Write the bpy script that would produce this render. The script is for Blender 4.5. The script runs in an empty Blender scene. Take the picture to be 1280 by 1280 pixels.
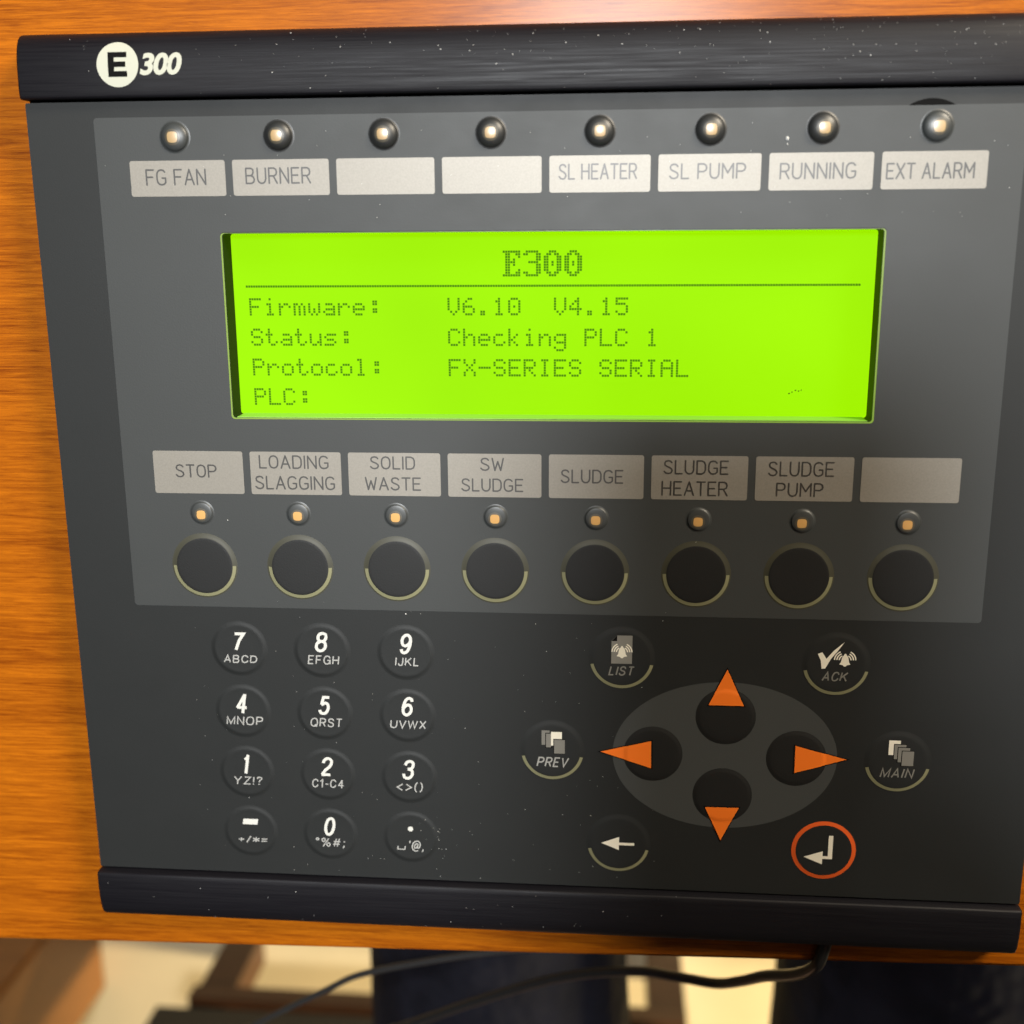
import bpy, bmesh, math, random
from mathutils import Vector, Matrix
random.seed(7)
SC = bpy.context.scene
COL = SC.collection
# ------------------------------------------------------------------ camera
# millimetres on the panel face: x to the right, y towards the desk's near edge, h up
def P(x, y, h=0.0):
    return Vector((x, -y, h)) * 0.001
cam_d = bpy.data.cameras.new('camera')
cam_d.sensor_width = 36.0
cam_d.lens = 36.0 * 1428.54 / 1280.0
cam_d.clip_start = 0.01
cam_d.clip_end = 30.0
cam = bpy.data.objects.new('camera', cam_d)
COL.objects.link(cam)
cam_fwd = Vector((-0.08521541, -0.23140207, -0.96911889)).normalized()
cam_right = Vector((0.9962654, -0.00620667, -0.08612042)).normalized()
cam_up = cam_right.cross(cam_fwd).normalized()
cam_pos = P(25.9626, -65.8032, 252.9386)
M4 = Matrix((cam_right, cam_up, -cam_fwd)).transposed().to_4x4()
M4.translation = cam_pos
cam.matrix_world = M4
cam_d.dof.use_dof = True
cam_d.dof.focus_distance = 0.262
cam_d.dof.aperture_fstop = 11.0
SC.camera = cam
# ------------------------------------------------------------------ light and exposure
world = bpy.data.worlds.new('World')
SC.world = world
world.use_nodes = True
bg = world.node_tree.nodes['Background']
bg.inputs['Color'].default_value = (0.9, 0.85, 0.75, 1)
bg.inputs['Strength'].default_value = 0.035
SC.view_settings.view_transform = 'Standard'
SC.view_settings.look = 'None'
SC.view_settings.gamma = 1.0
SC.view_settings.use_curve_mapping = False
SC.view_settings.exposure = 0.0
SC.cycles.max_bounces = 8
SC.cycles.caustics_reflective = False
SC.cycles.caustics_refractive = False
SC.cycles.use_denoising = True
def area(name, pos, target, size, power, color, shape='DISK'):
    l = bpy.data.lights.new(name, 'AREA')
    l.shape = shape
    l.size = size
    l.energy = power
    l.color = color
    o = bpy.data.objects.new(name, l)
    o.location = pos
    o.rotation_euler = (Vector(target) - Vector(pos)).to_track_quat('-Z', 'Y').to_euler()
    COL.objects.link(o)
    return o
area('ceiling_lamp', P(25, -340, 1500), P(10, 0, 0), 0.26, 27.0, (0.96, 0.985, 1.0))
area('warm_fill', P(1150, -1150, 850), P(0, 0, 0), 0.6, 41.0, (1.0, 0.87, 0.68))  # unseen fill, added to lift the shaded side of the panel warmly
fl = bpy.data.lights.new('floor_fill', 'SPOT')          # unseen spot added to brighten the floor beyond the desk from the right
fl.energy = 440.0
fl.color = (1.0, 0.84, 0.55)
fl.spot_size = math.radians(50)
fl.spot_blend = 0.4
fl.shadow_soft_size = 0.15
fo = bpy.data.objects.new('floor_fill', fl)
fo.location = P(1700, 850, 60)
fo.rotation_euler = (P(-50, 680, -750) - fo.location).to_track_quat('-Z', 'Y').to_euler()
COL.objects.link(fo)

# ------------------------------------------------------------------ materials
def mat(name, color, rough=0.5, metal=0.0, spec=0.5, emit=None, emit_s=0.0, coat=0.0, coat_r=0.1,
        vary=None, bump=None, ramp=None, rough_vary=None):
    """vary=(scale xyz, amount): tone noise; bump=(scale xyz, strength, distance)"""
    m = bpy.data.materials.new(name)
    m.use_nodes = True
    nt = m.node_tree
    b = nt.nodes['Principled BSDF']
    b.inputs['Base Color'].default_value = (*color, 1)
    b.inputs['Roughness'].default_value = rough
    b.inputs['Metallic'].default_value = metal
    b.inputs['Specular IOR Level'].default_value = spec
    b.inputs['Coat Weight'].default_value = coat
    b.inputs['Coat Roughness'].default_value = coat_r
    if emit:
        b.inputs['Emission Color'].default_value = (*emit, 1)
        b.inputs['Emission Strength'].default_value = emit_s
    def noise(scale, detail=4.0, rg=0.6):
        tc = nt.nodes.new('ShaderNodeTexCoord')
        mp = nt.nodes.new('ShaderNodeMapping')
        mp.inputs['Scale'].default_value = scale
        n = nt.nodes.new('ShaderNodeTexNoise')
        n.inputs['Scale'].default_value = 1.0
        n.inputs['Detail'].default_value = detail
        n.inputs['Roughness'].default_value = rg
        nt.links.new(tc.outputs['Object'], mp.inputs['Vector'])
        nt.links.new(mp.outputs['Vector'], n.inputs['Vector'])
        return n
    if vary:
        n = noise(vary[0])
        mr = nt.nodes.new('ShaderNodeMapRange')
        mr.inputs['From Min'].default_value = 0.3
        mr.inputs['From Max'].default_value = 0.7
        mr.inputs['To Min'].default_value = 1 - vary[1]
        mr.inputs['To Max'].default_value = 1 + vary[1]
        nt.links.new(n.outputs['Fac'], mr.inputs['Value'])
        mx = nt.nodes.new('ShaderNodeVectorMath')
        mx.operation = 'SCALE'
        mx.inputs[0].default_value = color
        nt.links.new(mr.outputs['Result'], mx.inputs['Scale'])
        nt.links.new(mx.outputs['Vector'], b.inputs['Base Color'])
    if rough_vary:
        n = noise(rough_vary[0])
        mr = nt.nodes.new('ShaderNodeMapRange')
        mr.inputs['From Min'].default_value = 0.3
        mr.inputs['From Max'].default_value = 0.7
        mr.inputs['To Min'].default_value = rough - rough_vary[1]
        mr.inputs['To Max'].default_value = rough + rough_vary[1]
        nt.links.new(n.outputs['Fac'], mr.inputs['Value'])
        nt.links.new(mr.outputs['Result'], b.inputs['Roughness'])
    if bump:
        n = noise(bump[0], 2.0)
        bp = nt.nodes.new('ShaderNodeBump')
        bp.inputs['Strength'].default_value = bump[1]
        bp.inputs['Distance'].default_value = bump[2]
        nt.links.new(n.outputs['Fac'], bp.inputs['Height'])
        nt.links.new(bp.outputs['Normal'], b.inputs['Normal'])
    return m

def wood_mat(name, dark, light, rough, gscale=1.0, spec=0.5):
    m = bpy.data.materials.new(name)
    m.use_nodes = True
    nt = m.node_tree
    b = nt.nodes['Principled BSDF']
    tc = nt.nodes.new('ShaderNodeTexCoord')
    def noise(scale, detail, dist=0.0, rg=0.6):
        mp = nt.nodes.new('ShaderNodeMapping')
        mp.inputs['Scale'].default_value = [s * gscale for s in scale]
        n = nt.nodes.new('ShaderNodeTexNoise')
        n.inputs['Scale'].default_value = 1.0
        n.inputs['Detail'].default_value = detail
        n.inputs['Distortion'].default_value = dist
        n.inputs['Roughness'].default_value = rg
        nt.links.new(tc.outputs['Object'], mp.inputs['Vector'])
        nt.links.new(mp.outputs['Vector'], n.inputs['Vector'])
        return n
    broad = noise((7, 110, 60), 4, 0.6)
    fine = noise((48, 1000, 450), 6, 1.0, 0.72)
    pore = noise((90, 2300, 1500), 5, 0.6, 0.8)
    a1 = nt.nodes.new('ShaderNodeMath'); a1.operation = 'MULTIPLY'; a1.inputs[1].default_value = 0.22
    a2 = nt.nodes.new('ShaderNodeMath'); a2.operation = 'MULTIPLY_ADD'; a2.inputs[1].default_value = 0.46
    a3 = nt.nodes.new('ShaderNodeMath'); a3.operation = 'MULTIPLY_ADD'; a3.inputs[1].default_value = 0.36
    nt.links.new(broad.outputs['Fac'], a1.inputs[0])
    nt.links.new(fine.outputs['Fac'], a2.inputs[0]); nt.links.new(a1.outputs[0], a2.inputs[2])
    nt.links.new(pore.outputs['Fac'], a3.inputs[0]); nt.links.new(a2.outputs[0], a3.inputs[2])
    cr = nt.nodes.new('ShaderNodeValToRGB')
    e = cr.color_ramp.elements
    e[0].position = 0.41; e[0].color = (*dark, 1)
    e[1].position = 0.63; e[1].color = (*light, 1)
    nt.links.new(a3.outputs[0], cr.inputs['Fac'])
    nt.links.new(cr.outputs['Color'], b.inputs['Base Color'])
    b.inputs['Roughness'].default_value = rough
    b.inputs['Specular IOR Level'].default_value = spec
    bp = nt.nodes.new('ShaderNodeBump')
    bp.inputs['Strength'].default_value = 0.25
    bp.inputs['Distance'].default_value = 0.0002
    nt.links.new(pore.outputs['Fac'], bp.inputs['Height'])
    nt.links.new(bp.outputs['Normal'], b.inputs['Normal'])
    return m

GR = (900, 900, 900)
M = {}
M['face'] = mat('charcoal_film', (0.0120, 0.0134, 0.0134), 0.57, spec=0.46, bump=((3000, 3000, 3000), 0.3, 0.00006), vary=((14, 14, 14), 0.05), rough_vary=((70, 90, 70), 0.022))
M['overlay'] = mat('grey_film', (0.037, 0.0405, 0.0405), 0.55, spec=0.56, bump=((3000, 3000, 3000), 0.3, 0.00006), vary=((14, 14, 14), 0.05), rough_vary=((70, 90, 70), 0.022))
M['oval'] = mat('dark_grey_film', (0.048, 0.052, 0.052), 0.56, spec=0.55, bump=((2800, 2800, 2800), 0.4, 0.00006))
M['black_print'] = mat('black_key_film', (0.0075, 0.0078, 0.0078), 0.57, spec=0.5, bump=((2800, 2800, 2800), 0.4, 0.00006), rough_vary=((70, 90, 70), 0.022))
M['olive'] = mat('olive_key_rim', (0.050, 0.049, 0.032), 0.5, spec=0.5)
M['pale_ring'] = mat('pale_olive_print', (0.23, 0.225, 0.125), 0.55)
M['plate'] = mat('silver_label_paper', (0.29, 0.27, 0.235), 0.48, metal=0.30, spec=0.8, bump=((5000, 5000, 5000), 0.25, 0.00005), vary=((2500, 2500, 2500), 0.07))
M['ink'] = mat('grey_ink', (0.035, 0.032, 0.028), 0.46, spec=1.0)
M['bar'] = mat('black_anodised_aluminium', (0.0058, 0.0053, 0.0078), 0.54, spec=0.30, bump=((70, 3600, 3600), 0.45, 0.00008), rough_vary=((50, 2400, 2400), 0.12))
M['groove'] = mat('groove_black', (0.006, 0.006, 0.006), 0.8, spec=0.1)
M['scuff'] = mat('dark_scuff', (0.010, 0.010, 0.009), 0.5, spec=0.3)
M['white_print'] = mat('white_print', (0.66, 0.66, 0.62), 0.5)
M['soft_print'] = mat('pale_grey_print', (0.40, 0.40, 0.385), 0.5)
M['dim_print'] = mat('grey_print', (0.21, 0.205, 0.185), 0.5)
M['cream_print'] = mat('cream_print', (0.86, 0.82, 0.70), 0.5)
M['logo_white'] = mat('cream_white_print', (0.52, 0.53, 0.44), 0.5)
M['orange'] = mat('orange_print', (0.95, 0.195, 0.012), 0.55)
M['red_orange'] = mat('red_orange_print', (0.72, 0.105, 0.015), 0.5)
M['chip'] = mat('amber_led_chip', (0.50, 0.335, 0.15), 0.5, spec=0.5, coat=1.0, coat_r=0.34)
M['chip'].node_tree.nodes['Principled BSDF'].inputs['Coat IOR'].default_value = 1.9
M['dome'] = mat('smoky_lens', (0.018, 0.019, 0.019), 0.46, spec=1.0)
M['glow'] = mat('painted_lens_glow', (0.075, 0.066, 0.046), 0.42, spec=1.0)  # paler tone paints the bright centre of the lens round the chip
M['dome_soft'] = mat('grey_lens', (0.044, 0.048, 0.048), 0.42, spec=0.7)
M['amber'] = mat('amber_chip', (0.66, 0.37, 0.12), 0.5, spec=0.5)
M['lcd'] = mat('lcd_backlight', (0.02, 0.05, 0.004), 0.6, spec=0.0, emit=(0.385, 0.955, 0.0), emit_s=0.94)
M['lcd_dot'] = mat('lcd_segment', (0.015, 0.04, 0.004), 0.6, spec=0.0, emit=(0.085, 0.28, 0.005), emit_s=0.72)
M['recess'] = mat('dark_window_wall', (0.006, 0.006, 0.005), 0.5, spec=0.15)
M['lcd_reflection'] = mat('painted_lcd_reflection', (0.30, 0.62, 0.10), 0.3)  # green colour paints the display's reflection in the lower recess wall
M['rim'] = mat('painted_edge_glow', (0.16, 0.20, 0.06), 0.3, emit=(0.30, 0.62, 0.03), emit_s=0.35)  # emission stands in for display light caught by the window edge
M['dust'] = mat('dust', (0.75, 0.75, 0.72), 0.8)
M['wood'] = wood_mat('varnished_wood', (0.205, 0.042, 0.0012), (0.54, 0.152, 0.0050), 0.45)
for _k, _v in (('Coat Weight', 0.20), ('Coat Roughness', 0.23), ('Specular IOR Level', 0.08)):
    M['wood'].node_tree.nodes['Principled BSDF'].inputs[_k].default_value = _v
M['wood_dark'] = wood_mat('dark_wood', (0.045, 0.016, 0.005), (0.09, 0.034, 0.010), 0.45)
M['wood_mid'] = wood_mat('brown_wood', (0.16, 0.06, 0.012), (0.30, 0.12, 0.025), 0.4)
M['floor'] = mat('cream_tile', (0.70, 0.58, 0.36), 0.35, vary=((5, 5, 5), 0.10))
M['tile_joint'] = mat('tile_joint', (0.52, 0.42, 0.25), 0.6)
M['navy'] = mat('navy_cloth', (0.007, 0.007, 0.012), 0.85, spec=0.2, vary=((60, 60, 60), 0.3), bump=((40, 40, 25), 0.6, 0.01))
M['shirt'] = mat('dark_cloth', (0.03, 0.03, 0.035), 0.85, spec=0.2)
M['skin'] = mat('skin', (0.55, 0.33, 0.22), 0.5)
M['hair'] = mat('hair', (0.015, 0.012, 0.01), 0.5)
M['eye'] = mat('eye_white', (0.7, 0.7, 0.7), 0.2)
M['cable'] = mat('black_cable', (0.012, 0.012, 0.012), 0.4)
M['cable_grey'] = mat('grey_cable', (0.03, 0.03, 0.03), 0.45)
M['phone'] = mat('phone_black', (0.01, 0.01, 0.011), 0.35)
M['iron'] = mat('black_iron', (0.012, 0.012, 0.012), 0.5)

# ------------------------------------------------------------------ helpers
def link(name, me, m, parent=None, label=None, smooth=False):
    o = bpy.data.objects.new(name, me)
    COL.objects.link(o)
    ms = m if isinstance(m, (list, tuple)) else [m]
    if not me.materials:
        for x in ms:
            me.materials.append(M[x])
    if parent:
        o.parent = parent
    if label:
        o['label'] = label
    if smooth:
        for p in me.polygons:
            p.use_smooth = True
    return o
def mesh_from(name, verts, faces):
    me = bpy.data.meshes.new(name)
    me.from_pydata([tuple(v) for v in verts], [], faces)
    me.update()
    return me
def thing(name, label, cat, loc=(0, 0, 0), group=None):
    o = bpy.data.objects.new(name, None)
    o.empty_display_size = 0.01
    o.location = loc
    COL.objects.link(o)
    o['label'] = label
    o['category'] = cat
    if group:
        o['group'] = group
    return o
def tag(o, label, cat, group=None, kind=None):
    o['label'] = label
    o['category'] = cat
    if group:
        o['group'] = group
    if kind:
        o['kind'] = kind
    return o
def rrect(x0, y0, x1, y1, r, n=5):
    pts = []
    for cx, cy, a0 in ((x1 - r, y1 - r, 0), (x0 + r, y1 - r, 90), (x0 + r, y0 + r, 180), (x1 - r, y0 + r, 270)):
        for k in range(n + 1):
            a = math.radians(a0 + 90 * k / n)
            pts.append((cx + r * math.cos(a), cy + r * math.sin(a)))
    return pts
class Flat:
    """collects flat shapes printed on a surface; heights from hf(x, y)"""
    def __init__(self, h=0.0, hf=None):
        self.v, self.f, self.h, self.hf = [], [], h, hf
    def poly(self, pts, dh=0.0):
        n = len(self.v)
        # y points towards the desk edge, so flip the winding when needed to face up
        a = sum(pts[i][0] * pts[(i + 1) % len(pts)][1] - pts[(i + 1) % len(pts)][0] * pts[i][1] for i in range(len(pts)))
        if a > 0:
            pts = pts[::-1]
        for x, y in pts:
            self.v.append((x, y, (self.hf(x, y) if self.hf else 0) + self.h + dh))
        self.f.append(tuple(range(n, n + len(pts))))
    def rect(self, x0, y0, x1, y1, dh=0.0):
        self.poly([(x0, y0), (x1, y0), (x1, y1), (x0, y1)], dh)
    def arc(self, cx, cy, r0, r1, a0, a1, n=24):
        for k in range(n):
            t0, t1 = a0 + (a1 - a0) * k / n, a0 + (a1 - a0) * (k + 1) / n
            q = [(cx + r * math.cos(math.radians(t)), cy + r * math.sin(math.radians(t))) for r, t in ((r0, t0), (r1, t0), (r1, t1), (r0, t1))]
            self.poly(q)
    def stroke(self, pts, w):
        """a pen line with round ends; every segment sits a hair above the one before so that none are coplanar"""
        for k in range(len(pts) - 1):
            (ax, ay), (bx, by) = pts[k], pts[k + 1]
            d = math.hypot(bx - ax, by - ay)
            if d < 1e-6:
                continue
            th = math.atan2(by - ay, bx - ax)
            q = []
            for j in range(7):
                a = th - math.pi / 2 + math.pi * j / 6
                q.append((bx + w / 2 * math.cos(a), by + w / 2 * math.sin(a)))
            for j in range(7):
                a = th + math.pi / 2 + math.pi * j / 6
                q.append((ax + w / 2 * math.cos(a), ay + w / 2 * math.sin(a)))
            self.cnt = getattr(self, 'cnt', 0) + 1
            self.poly(q, 0.0016 * (self.cnt % 9))
    def build(self, name, m, parent, label=None, thick=0.0):
        v = [P(*p) for p in self.v]
        f = list(self.f)
        if thick:
            n = len(v)
            v2 = [P(x, y, h - thick) for x, y, h in self.v]
            ff = list(f)
            for face in f:
                k = len(face)
                for i in range(k):
                    a, b = face[i], face[(i + 1) % k]
                    ff.append((b, a, a + n, b + n))
            v, f = v + v2, ff
        return link(name, mesh_from(name, v, f), m, parent, label)
def ring_plate(outer, holes, h, name):
    bm = bmesh.new()
    edges = []
    for loop in [outer] + holes:
        vs = [bm.verts.new(P(x, y, h)) for x, y in loop]
        for i in range(len(vs)):
            edges.append(bm.edges.new((vs[i], vs[(i + 1) % len(vs)])))
    bmesh.ops.triangle_fill(bm, use_beauty=True, use_dissolve=False, edges=edges, normal=(0, 0, 1))
    for f in bm.faces:
        if f.normal.z < 0:
            f.normal_flip()
    return bm
def walls(bm, loop, h0, h1):
    vs0 = [bm.verts.new(P(x, y, h0)) for x, y in loop]
    vs1 = [bm.verts.new(P(x, y, h1)) for x, y in loop]
    n = len(loop)
    for i in range(n):
        bm.faces.new((vs0[i], vs0[(i + 1) % n], vs1[(i + 1) % n], vs1[i]))
def bm_mesh(bm, name):
    bmesh.ops.recalc_face_normals(bm, faces=bm.faces)
    me = bpy.data.meshes.new(name)
    bm.to_mesh(me)
    bm.free()
    return me
def patch(flat, cx, cy, rx, ry, p=2.0, rings=6, n=28):
    """a disc or rounded square (p > 2) laid on a curved surface in fine rings"""
    def pt(i, k):
        a = 2 * math.pi * k / n
        c, q = math.cos(a), math.sin(a)
        g = (abs(c) ** p + abs(q) ** p) ** (-1 / p) * i / rings
        return (cx + rx * g * c, cy + ry * g * q)
    for i in range(rings):
        for k in range(n):
            flat.poly([pt(i, k), pt(i + 1, k), pt(i + 1, k + 1), pt(i, k + 1)] if i else [(cx, cy), pt(1, k), pt(1, k + 1)])
def lathe(cx, cy, prof, n=48, a0=0.0, a1=360.0):
    """surface of revolution from (r, h) pairs, first the outside; closed at r = 0"""
    full = abs(a1 - a0 - 360) < 1e-6
    cols = n if full else n + 1
    v, f = [], []
    for r, h in prof:
        for k in range(cols):
            a = math.radians(a0 + (a1 - a0) * k / n)
            v.append(P(cx + r * math.cos(a), cy + r * math.sin(a), h))
    for i in range(len(prof) - 1):
        for k in range(n):
            k2 = (k + 1) % cols
            f.append((i * cols + k, (i + 1) * cols + k, (i + 1) * cols + k2, i * cols + k2))
    return v, f
def lathe_obj(name, m, parent, cx, cy, prof, n=48, a0=0.0, a1=360.0, label=None, smooth=True):
    v, f = lathe(cx, cy, prof, n, a0, a1)
    bm = bmesh.new()
    vs = [bm.verts.new(p) for p in v]
    for q in f:
        bm.faces.new([vs[i] for i in q])
    bmesh.ops.remove_doubles(bm, verts=bm.verts, dist=1e-7)
    for q in bm.faces:
        q.normal_update()
    bm.normal_update()
    up = sum(q.normal.z for q in bm.faces)
    if up < 0:
        bmesh.ops.reverse_faces(bm, faces=bm.faces)
    me = bpy.data.meshes.new(name)
    bm.to_mesh(me)
    bm.free()
    return link(name, me, m, parent, label, smooth)
def tube(name, m, parent, pts, r, n=10, label=None):
    """round cable through the points (Vectors, metres), smoothed"""
    out = []
    q = [pts[0]] + list(pts) + [pts[-1]]
    for i in range(1, len(q) - 2):
        for k in range(8):
            t = k / 8
            a, b, c, d = q[i - 1], q[i], q[i + 1], q[i + 2]
            out.append(0.5 * ((2 * b) + (c - a) * t + (2 * a - 5 * b + 4 * c - d) * t * t + (3 * b - 3 * c + d - a) * t ** 3))
    out.append(pts[-1])
    v, f = [], []
    for i, p in enumerate(out):
        t = (out[min(i + 1, len(out) - 1)] - out[max(i - 1, 0)]).normalized()
        s = t.cross(Vector((0.13, 0.2, 1))).normalized()
        u = s.cross(t)
        for k in range(n):
            a = 2 * math.pi * k / n
            v.append(p + r * (math.cos(a) * s + math.sin(a) * u))
    for i in range(len(out) - 1):
        for k in range(n):
            f.append((i * n + k, i * n + (k + 1) % n, (i + 1) * n + (k + 1) % n, (i + 1) * n + k))
    f.append(tuple(range(n))[::-1])
    f.append(tuple(range((len(out) - 1) * n, len(out) * n)))
    return link(name, mesh_from(name, v, f), m, parent, label, True)
def beam(bm, a, b, w, d):
    """a straight bar of section w x d between two points (metres)"""
    a, b = Vector(a), Vector(b)
    t = (b - a).normalized()
    s = t.cross(Vector((0, 0, 1)))
    s = s.normalized() if s.length > 1e-4 else Vector((1, 0, 0))
    u = s.cross(t)
    vs = []
    for p in (a, b):
        for i, j in ((-1, -1), (1, -1), (1, 1), (-1, 1)):
            vs.append(bm.verts.new(p + s * i * w / 2 + u * j * d / 2))
    for q in ((0, 1, 2, 3), (7, 6, 5, 4), (0, 4, 5, 1), (1, 5, 6, 2), (2, 6, 7, 3), (3, 7, 4, 0)):
        bm.faces.new([vs[i] for i in q])
def box(bm, x0, y0, h0, x1, y1, h1):
    vs = [bm.verts.new(P(x, y, h)) for h in (h0, h1) for x, y in ((x0, y0), (x1, y0), (x1, y1), (x0, y1))]
    for q in ((0, 1, 2, 3), (7, 6, 5, 4), (0, 4, 5, 1), (1, 5, 6, 2), (2, 6, 7, 3), (3, 7, 4, 0)):
        bm.faces.new([vs[i] for i in q])
def bevel(bm, w, seg=2):
    bmesh.ops.recalc_face_normals(bm, faces=bm.faces)
    bmesh.ops.bevel(bm, geom=list(bm.edges), offset=w, segments=seg, affect='EDGES', clamp_overlap=True)

def letters(body, box4, m, parent, name='lettering', h=0.0, shear=0.0, bold=0.0, hf=None, spacing=1.0, fine=False):
    """flat lettering in the built-in font, fitted to (x0, x1, y top, y bottom)"""
    c = bpy.data.curves.new('text', 'FONT')
    c.body = body
    c.size = 1.0
    c.shear = shear
    c.offset = bold
    c.space_character = spacing
    c.resolution_u = 4
    o = bpy.data.objects.new('text', c)
    COL.objects.link(o)
    dg = bpy.context.evaluated_depsgraph_get()
    me = bpy.data.meshes.new_from_object(o.evaluated_get(dg))
    bpy.data.objects.remove(o)
    xs = [v.co.x for v in me.vertices]
    ys = [v.co.y for v in me.vertices]
    x0, x1, yt, yb = box4
    ax, bx, ay, by = min(xs), max(xs), min(ys), max(ys)
    if fine:
        bm = bmesh.new()
        bm.from_mesh(me)
        bmesh.ops.triangulate(bm, faces=bm.faces)
        bmesh.ops.subdivide_edges(bm, edges=list(bm.edges), cuts=2, use_grid_fill=True)
        bm.to_mesh(me)
        bm.free()
    for v in me.vertices:
        x = x0 + (v.co.x - ax) / (bx - ax) * (x1 - x0)
        y = yb + (v.co.y - ay) / (by - ay) * (yt - yb)
        v.co = P(x, y, h + (hf(x, y) if hf else 0))
    me.materials.clear()
    me.update()
    return link(name, me, m, parent)

# thin technical lettering: strokes on a 4 x 6 grid, y down
PEN = {
 'A': (4, [[(0, 6), (2, 0), (4, 6)], [(.75, 4), (3.25, 4)]]),
 'B': (3.8, [[(0, 0), (0, 6)], [(0, 0), (2.4, 0), (3.3, .5), (3.4, 1.6), (2.9, 2.6), (2.2, 2.9), (0, 2.9)], [(2.2, 2.9), (3.3, 3.4), (3.8, 4.4), (3.5, 5.4), (2.5, 6), (0, 6)]]),
 'D': (3.8, [[(0, 0), (0, 6), (2.2, 6), (3.3, 5.4), (3.8, 4.2), (3.8, 1.8), (3.3, .6), (2.2, 0), (0, 0)]]),
 'E': (3.3, [[(3.3, 0), (0, 0), (0, 6), (3.3, 6)], [(0, 2.9), (2.8, 2.9)]]),
 'F': (3.3, [[(3.3, 0), (0, 0), (0, 6)], [(0, 2.9), (2.8, 2.9)]]),
 'G': (3.9, [[(3.7, .9), (3, .2), (2, 0), (.9, .3), (.2, 1.2), (0, 2.4), (0, 3.8), (.3, 5), (1, 5.8), (2, 6), (3.1, 5.8), (3.9, 5.1), (3.9, 3.3), (2.4, 3.3)]]),
 'H': (3.8, [[(0, 0), (0, 6)], [(3.8, 0), (3.8, 6)], [(0, 2.9), (3.8, 2.9)]]),
 'I': (0.0, [[(0, 0), (0, 6)]]),
 'L': (3.0, [[(0, 0), (0, 6), (3.0, 6)]]),
 'M': (4.6, [[(0, 6), (0, 0), (2.3, 3.8), (4.6, 0), (4.6, 6)]]),
 'N': (3.8, [[(0, 6), (0, 0), (3.8, 6), (3.8, 0)]]),
 'O': (3.9, [[(1.95, 0), (.9, .3), (.2, 1.2), (0, 2.4), (0, 3.6), (.2, 4.8), (.9, 5.7), (1.95, 6), (3, 5.7), (3.7, 4.8), (3.9, 3.6), (3.9, 2.4), (3.7, 1.2), (3, .3), (1.95, 0)]]),
 'P': (3.7, [[(0, 6), (0, 0), (2.4, 0), (3.4, .6), (3.7, 1.6), (3.4, 2.6), (2.4, 3.2), (0, 3.2)]]),
 'R': (3.7, [[(0, 6), (0, 0), (2.4, 0), (3.3, .5), (3.6, 1.6), (3.3, 2.6), (2.4, 3.1), (0, 3.1)], [(2.0, 3.1), (3.7, 6)]]),
 'S': (3.6, [[(3.4, .9), (2.8, .2), (1.8, 0), (.7, .3), (.2, 1.1), (.4, 2.1), (1.3, 2.7), (2.5, 3.2), (3.4, 3.9), (3.6, 4.7), (3.1, 5.6), (2, 6), (.8, 5.8), (0, 5)]]),
 'T': (3.6, [[(0, 0), (3.6, 0)], [(1.8, 0), (1.8, 6)]]),
 'U': (3.8, [[(0, 0), (0, 4.2), (.4, 5.3), (1.2, 5.9), (1.9, 6), (2.7, 5.9), (3.4, 5.3), (3.8, 4.2), (3.8, 0)]]),
 'W': (5.0, [[(0, 0), (1.2, 6), (2.5, 1.6), (3.8, 6), (5, 0)]]),
 'X': (3.8, [[(0, 0), (3.8, 6)], [(3.8, 0), (0, 6)]]),
}
def pen_text(flat, word, box4, w):
    x0, x1, y0, y1 = box4
    total, lay = 0.0, []
    for ch in word:
        if ch == ' ':
            total += 2.6
            continue
        lay.append((ch, total))
        total += PEN[ch][0] + 1.55
    total -= 1.55
    sx, sy = (x1 - x0 - w) / total, (y1 - y0 - w) / 6
    for ch, ox in lay:
        for st in PEN[ch][1]:
            flat.stroke([(x0 + w / 2 + (ox + a) * sx, y0 + w / 2 + b * sy) for a, b in st], w)


def smooth(pts, n=6, closed=False):
    out = []
    m = len(pts)
    segs = m if closed else m - 1
    for i in range(segs):
        g = (lambda k: pts[k % m]) if closed else (lambda k: pts[min(max(k, 0), m - 1)])
        a, b, c, d = g(i - 1), g(i), g(i + 1), g(i + 2)
        for k in range(n):
            t = k / n
            out.append(tuple(0.5 * ((2 * b[j]) + (c[j] - a[j]) * t + (2 * a[j] - 5 * b[j] + 4 * c[j] - d[j]) * t * t + (3 * b[j] - 3 * c[j] + d[j] - a[j]) * t ** 3) for j in (0, 1)))
    out.append(pts[0] if closed else pts[-1])
    return out
def ribbon(flat, pts, w, closed=False):
    """a pen line of even width with mitred joints and square ends"""
    n = len(pts)
    L, R = [], []
    for i in range(n):
        p = pts[i]
        a = pts[i - 1] if i else (pts[-2] if closed else None)
        b = pts[i + 1] if i < n - 1 else (pts[1] if closed else None)
        d = []
        for u, v in ((a, p), (p, b)):
            if u is not None and v is not None:
                q = math.hypot(v[0] - u[0], v[1] - u[1]) or 1e-9
                d.append(((v[0] - u[0]) / q, (v[1] - u[1]) / q))
        tx, ty = sum(q[0] for q in d), sum(q[1] for q in d)
        q = math.hypot(tx, ty) or 1e-9
        tx, ty = tx / q, ty / q
        k = w / 2 / max(0.45, tx * d[0][0] + ty * d[0][1])
        L.append((p[0] - ty * k, p[1] + tx * k))
        R.append((p[0] + ty * k, p[1] - tx * k))
    for i in range(n - 1):
        flat.poly([L[i], L[i + 1], R[i + 1], R[i]], 0.0012 * i)
O_ = [(2, 0), (3.3, .75), (3.85, 3), (3.3, 5.25), (2, 6), (.7, 5.25), (.15, 3), (.7, .75)]
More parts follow.
